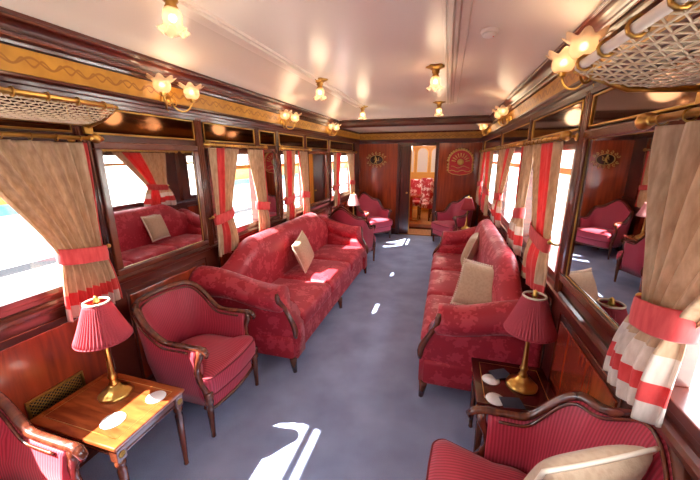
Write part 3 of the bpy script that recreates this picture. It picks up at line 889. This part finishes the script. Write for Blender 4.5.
    m = MB(); m.rings(rings(outline(1, wf+.012, wb, .335), [(.95, .312), (.985, .325), (1, .35), (1.0, .40), (.985, .432), (.95, .452), (.86, .468), (.7, .482), (.5, .49), (.25, .494), (.02, .495)])); se = m.build('seat', fab, t)
    m = MB(); o = outline(1, wf+.012, wb, .335)
    for k, z in ((.975, .44), (.975, .318)):
        r = rings(o, [(k, z)])[0]; m.tube(r, .006, 6, closed=True)
    m.build('piping', PIPE, se)
    m = MB(); o = outline(1, wf-.005, wb, .305); m.tube(rings(o, [(.985, .198)])[0], .012, 8, closed=True); m.build('base_moulding', FRAMEW, t)
    return t

chair('tub', 'crimson tub armchair between the lamp table and the left sofa', (-1.0, 1.685, 0), 0, RIB)
chair('tub', 'crimson tub armchair cut off at the bottom left corner', (-1.0, .44, 0), 0, RIB)
chair('camel', 'large crimson armchair with humped back at the bottom right, cushion on it', (1.02, 1.03, 0), PI, RIB, W=.37, xf=.09)
chair('camel', 'rose armchair seen from behind at the far end of the left sofa', (-.86, 5.24, 0), PI*.43, RIBP, W=.35, xf=.18)
chair('camel', 'rose armchair with sunlit seat against the left end panel', (-.88, 7.03, 0), -PI*.20, RIBP, W=.35, xf=.18)
chair('camel', 'rose armchair below the sunburst crest beside the doorway', (.86, 6.98, 0), PI*1.2, RIBP, W=.35, xf=.18)

# ------------------------------------------------------------------ sofas
def sofa(label, loc, rz, L=2.65, D=.84, backh=1.0):
    t = thing('sofa', label, 'sofa', loc, rz, 'long crimson sofas')
    hx = D/2; hl = L/2; AW = .20
    # body
    m = MB(); m.rbox((.025, 0, .225), (hx-.025, hl-.03, .105), .03, 4, seg=10); m.build('base', SOFA, t)
    # back with a swept camel top
    def bh(v):
        s = abs(2*v-1); return .86+(backh-.86)*sm((.95-s)/.36)
    NV = 60; R = []
    for j in range(NV+1):
        v = j/NV; y = -hl+.05+(L-.10)*v; H = bh(v); e = 1-.5*max(0, (abs(2*v-1)-.9)/.1)**2
        pr = [(-hx, .14), (-hx, .5), (-hx+.05, .76), (-hx+.085, H-.10), (-hx+.095, H-.05), (-hx+.115, H-.012), (-hx+.15, H), (-hx+.195, H-.012), (-hx+.235, H-.045), (-hx+.262, H-.10), (-hx+.275, H-.19), (-hx+.27, .60), (-hx+.26, .46), (-hx+.25, .14)]
        R.append([(-hx+(x+hx)*e, y, z) for x, z in pr])
    m = MB(); m.rings(R); m.build('back', SOFA, t)
    # rolled arms whose front face sweeps forward to the seat
    def XF(z): return hx-.095+.115*sm((.68-z)/.30)
    for s in (1, -1):
        yo = s*(hl-.03); R = []; r = .112
        for i in range(25):
            q = i/24; top = .90-.13*sm(q*1.1); yo = s*(hl-.03+.06*(1-q)**1.5)
            rr = (r+.022*(1-sm(q*2.2))) if i < 24 else r*.86
            cy = yo-s*.055+s*.01*(1-sm(q*2)); cz_ = top-rr
            ring = [(yo-s*.03, .13), (yo-s*.02, .30), (yo-s*.018, .37), (yo-s*.018, .42), (yo-s*.018, .48), (yo-s*.018, .54), (yo-s*.02, .60), (yo-s*.03, cz_-r*.92)]
            for k in range(15):
                a = math.radians(-55+k*(275/14)); ring.append((cy+s*rr*1.08*math.cos(a), cz_+rr*math.sin(a)))
            ring += [(yo-s*AW*.90, cz_-r*.9), (yo-s*AW*.93, .60), (yo-s*AW*.95, .54), (yo-s*AW*.95, .48), (yo-s*AW*.95, .42), (yo-s*AW*.95, .37), (yo-s*AW*.95, .30), (yo-s*AW*.95, .13)]
            x0 = -hx+.005
            R.append([(x0+(XF(z)-x0)*q+(0 if i < 24 else .008), y, z) for y, z in ring])
        m = MB(); m.rings(R); a = m.build('arm', SOFA, t)
        yo = s*(hl-.03)
        # carved show-wood down the outer front edge, from the roll to the foot
        m = MB()
        pts = [(XF(.7)+.0, yo+s*.045, .745), (XF(.7)+.006, yo+s*.05, .715), (XF(.66)+.006, yo+s*.038, .675), (XF(.62)+.006, yo+s*.005, .63)]
        pts += [(XF(z)+.004, yo-s*.02, z) for z in (.59, .55, .51, .47, .43, .39, .36, .33)]
        m.tube(pts, [.012, .020, .024, .022, .020, .019, .021, .023, .025, .025, .021, .012], 10)
        m.build('arm_facing', FRAMEW, a)
    # three seat cushions
    W = (L-2*AW+.02)/3
    for i in (-1, 0, 1):
        m = MB(); m.rbox((.125, i*W, .405), ((D-.13)/2-.025, W/2-.002, .082), .055, 5, seg=8, puff=lambda p, h: Vector((p.x, p.y, p.z+(.025 if p.z > 0 else 0)*max(0, 1-(p.x/h[0])**2)*max(0, 1-(p.y/h[1])**2))))
        m.build('seat_cushion', SOFA, t)
    for x, ys in ((hx-.01, (-hl+.05, 0, hl-.05)), (-hx+.06, (-hl+.07, hl-.07))):
        for y in ys:
            m = MB(); m.tube([(x, y, .135), (x, y, .10), (x+(.012 if x > 0 else -.012), y, 0)], [.032, .03, .018], 10); m.build('leg', FRAMEW, t)
    return t
sofa('long crimson damask sofa on the left, sun falling on its back', (-.905, 3.46, 0), 0, D=.85, backh=1.04)
sofa('long crimson damask sofa on the right, two beige cushions on it', (.965, 3.47, 0), PI, D=.75, backh=1.06)

def pillow(label, loc, rot, size=.40, thick=.075, fringe=True, tall=1.0):
    t = thing('cushion', label, 'cushion', loc); t.rotation_euler = rot
    n = 22; h = size/2
    def f(sgn):
        def g(u, v):
            a, b = u*2-1, v*2-1
            z = thick*((1-a**4)*(1-b**4))**.55
            k = 1-.07*(1-a*a)*abs(b)**3; l = 1-.07*(1-b*b)*abs(a)**3
            return (a*h*l, b*h*k*tall, sgn*z)
        return g
    m = MB(); m.grid(f(1), n, n); m.grid(f(-1), n, n)
    o = m.build('cover', PILLOW, t)
    g = f(1); e = [i/n for i in range(n)]
    loop = [g(u, 0) for u in e]+[g(1, u) for u in e]+[g(1-u, 1) for u in e]+[g(0, 1-u) for u in e]
    m = MB(); m.tube(loop, .007, 6, closed=True)
    if fringe:
        for i in range(0, len(loop)):
            p = Vector(loop[i]); d = p.normalized()*.022; m.tube([p, p+d], [.004, .006], 5)
    m.build('fringe' if fringe else 'piping', LACE, t)
    return t
def frame_rot(up, face):
    f = Vector(face).normalized(); u = Vector(up); u = (u-f*u.dot(f)).normalized(); r = u.cross(f)
    return Matrix((r, u, f)).transposed().to_euler()

# ------------------------------------------------------------------ tables and lamps
def table(label, loc, rz, D, W, H, wd, group='fluted side tables', rosette=True):
    t = thing('side_table', label, 'side table', loc, rz, group)
    m = MB(); m.box((-D/2, -W/2, H-.022), (D/2, W/2, H), .006); m.box((-D/2+.012, -W/2+.012, H-.032), (D/2-.012, W/2-.012, H-.022), .003); top = m.build('tabletop', wd, t)
    m = MB(); q = .045; m.tube([(-D/2+q, -W/2+q, H+.0002), (D/2-q, -W/2+q, H+.0002), (D/2-q, W/2-q, H+.0002), (-D/2+q, W/2-q, H+.0002)], .0025, 4, closed=True, flat=.3); m.build('inlay_line', OCHRE, top)
    m = MB()
    for a, b in (((-D/2+.03, -W/2+.03), (D/2-.03, -W/2+.045)), ((-D/2+.03, W/2-.045), (D/2-.03, W/2-.03)), ((-D/2+.03, -W/2+.03), (-D/2+.045, W/2-.03)), ((D/2-.045, -W/2+.03), (D/2-.03, W/2-.03))):
        m.box((a[0], a[1], H-.095), (b[0], b[1], H-.031), .003)
    for k in (.045, .08):
        m.tube([(D/2-.03, -W/2+.06, H-k), (D/2-.03, W/2-.06, H-k)], .004, 6); m.tube([(-D/2+.06, W/2-.03, H-k), (D/2-.06, W/2-.03, H-k)], .004, 6); m.tube([(-D/2+.06, -W/2+.03, H-k), (D/2-.06, -W/2+.03, H-k)], .004, 6)
    m.build('apron', FRAMEW, t)
    for sx in (1, -1):
        for sy in (1, -1):
            x, y = sx*(D/2-.035), sy*(W/2-.035)
            m = MB(); m.box((x-.024, y-.024, H-.10), (x+.024, y+.024, H-.031), .003)
            m.lathe([(.011, 0), (.015, .008), (.012, .02), (.016, .15), (.0215, H-.16), (.017, H-.145), (.024, H-.13), (.024, H-.118), (.018, H-.10)], (x, y, 0), 24, ruff=lambda r, z, a, tt: (r*(1+(.09*math.cos(8*a) if .02 < z < H-.16 else 0)), z))
            lg = m.build('leg', FRAMEW, t)
            if rosette:
                m = MB(); k0 = len(m.v); m.lathe([(.017, 0), (.017, .004), (.011, .006), (.008, .003), (.004, .007), (.0005, .007)], (0, 0, 0), 16, ruff=lambda r, z, a, tt: (r*(1+.1*math.cos(8*a)), z))
                m.v = [(x+sx*(.023+c), y+a, H-.065+b) for a, b, c in m.v]; m.build('rosette', BRASSD, lg)
    return t

def lamp(label, loc, shade=SHADE, sc=1.0, lit=False):
    t = thing('table_lamp', label, 'table lamp', loc, 0, 'pleated shade table lamps')
    t.scale = (1, 1, 1); q = lambda pr: [(r*sc, z*sc) for r, z in pr]
    m = MB(); m.lathe(q([(.082, 0), (.085, .008), (.078, .018), (.07, .022), (.066, .030), (.05, .036), (.036, .046), (.03, .060), (.02, .068)]), (0, 0, 0), 40, ruff=lambda r, z, a, tt: (r*(1+.05*math.cos(8*a)*(1 if .01 < z/sc < .04 else .3)), z)); m.build('base', BRASS, t)
    m = MB(); m.lathe(q([(.02, .066), (.026, .074), (.018, .084), (.017, .10), (.024, .115), (.020, .125), (.016, .135), (.0125, .22), (.0115, .30), (.016, .306), (.016, .314), (.009, .32), (.008, .572)]), (0, 0, 0), 20); m.build('stem', BRASS, t)
    m = MB()
    NP = 46; r0, r1, z0, z1 = .130*sc, .056*sc, .36*sc, .57*sc
    def fn(u, v):
        a = 2*PI*u; k = (1+.030*math.cos(NP*a)); r = r0+(r1-r0)*(v**.92); return (r*k*math.cos(a), r*k*math.sin(a), z0+(z1-z0)*v+.004*math.cos(NP*a)*(1-v))
    m.grid(fn, NP*6, 10, closed=True); sh = m.build('pleated_shade', shade, t, solid=.002)
    m = MB()
    m.tube([(r1*1.0*math.cos(2*PI*i/24), r1*math.sin(2*PI*i/24), z1) for i in range(24)], .006, 6, closed=True); m.build('top_band', LACE if shade is SHADE else SHADESUN, sh)
    m = MB()
    m.tube([(r0*1.0*math.cos(2*PI*i/40), r0*math.sin(2*PI*i/40), z0) for i in range(40)], .004, 6, closed=True); m.build('bottom_trim', shade, sh)
    m = MB(); 
    for i in range(3): a = 2*PI*i/3; m.tube([(0, 0, z1-.004), (r1*math.cos(a), r1*math.sin(a), z1-.004)], .002, 5)
    m.lathe(q([(.012, .562), (.016, .576), (.010, .584), (.013, .594), (.003, .606)]), (0, 0, 0), 14); m.build('finial', BRASS, t)
    m = MB(); m.sphere((0, 0, z0+.10*sc), .024*sc, 12); m.build('bulb', BULB if lit else PLASTIC, t)
    return t

TH = .52
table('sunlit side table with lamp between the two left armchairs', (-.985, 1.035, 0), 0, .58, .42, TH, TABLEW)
lamp('brass table lamp with pleated rose shade on the sunlit left table', (-1.03, 1.10, TH), SHADE, .98)
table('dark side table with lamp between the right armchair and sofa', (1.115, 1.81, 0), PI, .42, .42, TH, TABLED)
lamp('brass table lamp with pleated red shade on the dark right table', (1.165, 1.81, TH), SHADE, .98)
table('small side table standing between the two armchairs at the left end', (-1.12, 6.2, 0), 0, .38, .40, TH, TABLEW, rosette=False)
lamp('white looking sunlit lamp between the two armchairs at the left end', (-1.10, 6.22, TH), SHADESUN, .98)
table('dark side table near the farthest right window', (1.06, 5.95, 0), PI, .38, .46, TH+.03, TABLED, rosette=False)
lamp('pink lamp shade near the farthest right window beside the rose armchair', (1.06, 6.0, TH+.03), SHADE, .98)

def coaster(label, loc, r=.05):
    m = MB(); m.lathe([(r*.97, 0), (r, .001), (r*.98, .003), (.001, .003)], (0, 0, 0), 32); m.lathe
    o = m.build('paper_coaster', WHITE, loc=loc); return tag(o, label, 'coaster', 'round white paper coasters')
def card(label, loc, rz):
    m = MB(); m.box((-.055, -.04, 0), (.055, .04, .004), .001)
    o = m.build('slate_card', NAVY, loc=loc); o.rotation_euler = (0, 0, rz); return tag(o, label, 'card', 'dark cards beside the coasters')
coaster('white round coaster near the lamp on the dark right table, farther from the armchair', (1.0, 1.81, TH+.001))
coaster('white round coaster on the dark right table nearest the armchair rail', (1.005, 1.645, TH+.001))
card('dark square card overlapping the farther white coaster on the right table', (1.06, 1.875, TH+.0055), .5)
card('dark square card beside the nearer white coaster on the right table', (1.085, 1.64, TH+.001), .2)
coaster('white round coaster in sunlight on the left table, near side of the lamp', (-.86, .95, TH+.001), .055)
coaster('white round coaster in sunlight at the far front corner of the left table', (-.79, 1.14, TH+.001), .05)

# cushions
pillow('beige cushion leaning on the back of the left sofa', (-.90, 3.36, .72), frame_rot((-.22, -.28, 1), (1, .05, .30)), .38, .06, False)
pillow('square beige fringed cushion nearest on the right sofa, by its arm', (.985, 2.66, .765), frame_rot((.22, .35, 1), (-.55, -.75, .42)), .38, .065)
pillow('beige fringed cushion farther along the right sofa', (1.0, 3.9, .75), frame_rot((.35, -.05, 1), (-1, .15, .35)), .38, .07)
pillow('pale cushion standing in the large right armchair, cut by the bottom edge', (1.125, .985, .755), frame_rot((.08, -.34, 1), (-.40, .82, .36)), .36, .06, False, 1.25)

# dining car furniture in the distance
t = thing('dining_table', 'brown table glimpsed through the doorway', 'dining table', (-.28, 9.55, 0))
m = MB(); m.box((-.3, -.35, .70), (.3, .35, .74), .006); m.build('tabletop', TABLEW, t)
m = MB(); m.box((-.04, -.04, .03), (.04, .04, .70), .005); m.box((-.2, -.2, 0), (.2, .2, .03), .008); m.build('pedestal', TABLEW, t)
def dchair(label, loc, rz):
    t = thing('dining_chair', label, 'dining chair', loc, rz, 'patterned dining chairs beyond the doorway')
    m = MB(); m.rbox((0, 0, .42), (.23, .23, .07), .04, 4); m.build('seat', DINE, t)
    m = MB(); m.rbox((-.22, 0, .80), (.05, .23, .34), .045, 4, puff=lambda p, h: Vector((p.x, p.y*(1-.15*(p.z > 0)*(p.z/h[2])**2), p.z))); m.build('backrest', DINE, t)
    for sx in (1, -1):
        for sy in (1, -1):
            m = MB(); m.tube([(sx*.19, sy*.19, .36), (sx*.2, sy*.2, 0)], [.022, .016], 8); m.build('leg', FRAMEW, t)
dchair('patterned red dining chair behind the table through the doorway', (-.30, 10.15, 0), -PI/2)
dchair('patterned red dining chair right of the table through the doorway', (.25, 9.75, 0), PI*.75)
dchair('patterned red dining chair farthest back through the doorway', (.05, 10.9, 0), -PI/2)

# ------------------------------------------------------------------ outside: pale platform and tracks
m = MB(); m.box((-60, -60, -1.5), (60, 80, -1.3)); struct('ground', m, BALL)
m = MB(); m.box((-9, -30, -1.3), (-5.2, 60, -.55), .02); struct('platform_outside', m, CONC)
for i, (x, c, w) in enumerate(((-2.9, STEEL, .07), (-4.3, STEEL, .07))):
    m = MB(); m.prism([(x-w, -1.3), (x-w, -1.28), (x-.015, -1.25), (x-.015, -1.18), (x-.036, -1.17), (x-.036, -1.14), (x+.036, -1.14), (x+.036, -1.17), (x+.015, -1.18), (x+.015, -1.25), (x+w, -1.28), (x+w, -1.3)], -30, 60); o = struct('track_rail', m, c)
m = MB(); m.box((-5.5, -30, -.549), (-5.2, 60, -.53), .004); struct('platform_edge', m, PINKC)
m = MB(); m.box((-9.3, -30, -1.3), (-9.0, 60, .52), .02); struct('fence_wall', m, CONC)
m = MB(); m.box((-9.28, -30, .52), (-9.02, 60, .76), .02); struct('fence_rail', m, TEALC)
m = MB(); m.box((-9.6, -30, -1.3), (-9.35, 60, 1.35), .02); struct('wall_outside', m, YELC)
for x, wd in ((-6.4, .22), (-7.3, .16), (-8.2, .3)):
    m = MB(); m.box((x-wd, -30, -.549), (x+wd, 60, -.54), .002); struct('platform_strip', m, TARMAC)
m = MB(); m.box((3.2, -30, -1.3), (7, 60, -.2), .02); struct('platform_outside', m, CONC)
m = MB(); m.box((9, -30, -1.3), (9.4, 60, 2.6), .02); struct('wall_outside', m, CONC)

# ------------------------------------------------------------------ light
w = bpy.data.worlds.new('sky'); SC.world = w; w.use_nodes = True
bg = w.node_tree.nodes['Background']; bg.inputs['Color'].default_value = (.88, .94, 1, 1); bg.inputs['Strength'].default_value = SKY
sd = bpy.data.lights.new('sun', 'SUN'); sd.energy = SUN; sd.color = (1, .95, .86); sd.angle = math.radians(.6)
so = bpy.data.objects.new('sun', sd); COL.objects.link(so)
el = math.radians(49); az = math.radians(30)
dirv = Vector((math.cos(az)*math.cos(el), math.sin(az)*math.cos(el), -math.sin(el)))
so.rotation_euler = dirv.to_track_quat('-Z', 'Y').to_euler(); so.location = (-6, 0, 8)

def lamp_light(name, loc, e, r=.07, col=(1, .86, .72)):
    l = bpy.data.lights.new(name, 'POINT'); l.energy = e; l.color = col; l.shadow_soft_size = r
    o = bpy.data.objects.new(name, l); COL.objects.link(o); o.location = loc
for s, lst in ((-1, (2.05, 3.82, 5.45)), (1, (1.99, 4.3, 6.3))):
    for y in lst: lamp_light('sconce_light', (s*(WX-.16), y, 2.33), SCE, .10, (1, .76, .48))
for x, y, _ in LIGHTS: lamp_light('ceiling_lamp_light', (x, y, cz(x, y)-.26), CLE, .10, (1, .76, .48))
lamp_light('dining_lamp_light', (0, 9.6, 2.1), 60, .1)

# ------------------------------------------------------------------ camera and film
cam = bpy.data.cameras.new('camera'); cam.sensor_width = 36; cam.sensor_fit = 'HORIZONTAL'; cam.lens = 321.75/700*36
cam.clip_start = .05
co = bpy.data.objects.new('camera', cam); COL.objects.link(co); SC.camera = co
p, yw, rl = (math.radians(a) for a in (14.37664757, -16.51972102, -.22542443))
cy, sy, cp, sp, cr, sr = math.cos(yw), math.sin(yw), math.cos(p), math.sin(p), math.cos(rl), math.sin(rl)
M3 = Matrix(((cr, -sr, 0), (sr, cr, 0), (0, 0, 1))) @ Matrix(((1, 0, 0), (0, cp, -sp), (0, sp, cp))) @ Matrix(((cy, 0, -sy), (0, 1, 0), (sy, 0, cy))) @ Matrix(((1, 0, 0), (0, 0, -1), (0, 1, 0)))
rot = Matrix((M3[0], -M3[1], -M3[2])).transposed()
co.matrix_world = Matrix.Translation((.67, 0, 1.80)) @ rot.to_4x4()
vs_ = SC.view_settings
vs_.view_transform = 'Standard'; vs_.look = 'None'; vs_.exposure = EXPO; vs_.gamma = 1; vs_.use_curve_mapping = False
SC.cycles.max_bounces = 10; SC.cycles.diffuse_bounces = 5; SC.cycles.glossy_bounces = 5; SC.cycles.transparent_max_bounces = 16
SC.cycles.sample_clamp_indirect = 6; SC.cycles.use_denoising = True
SC.cycles.caustics_reflective = False; SC.cycles.caustics_refractive = False
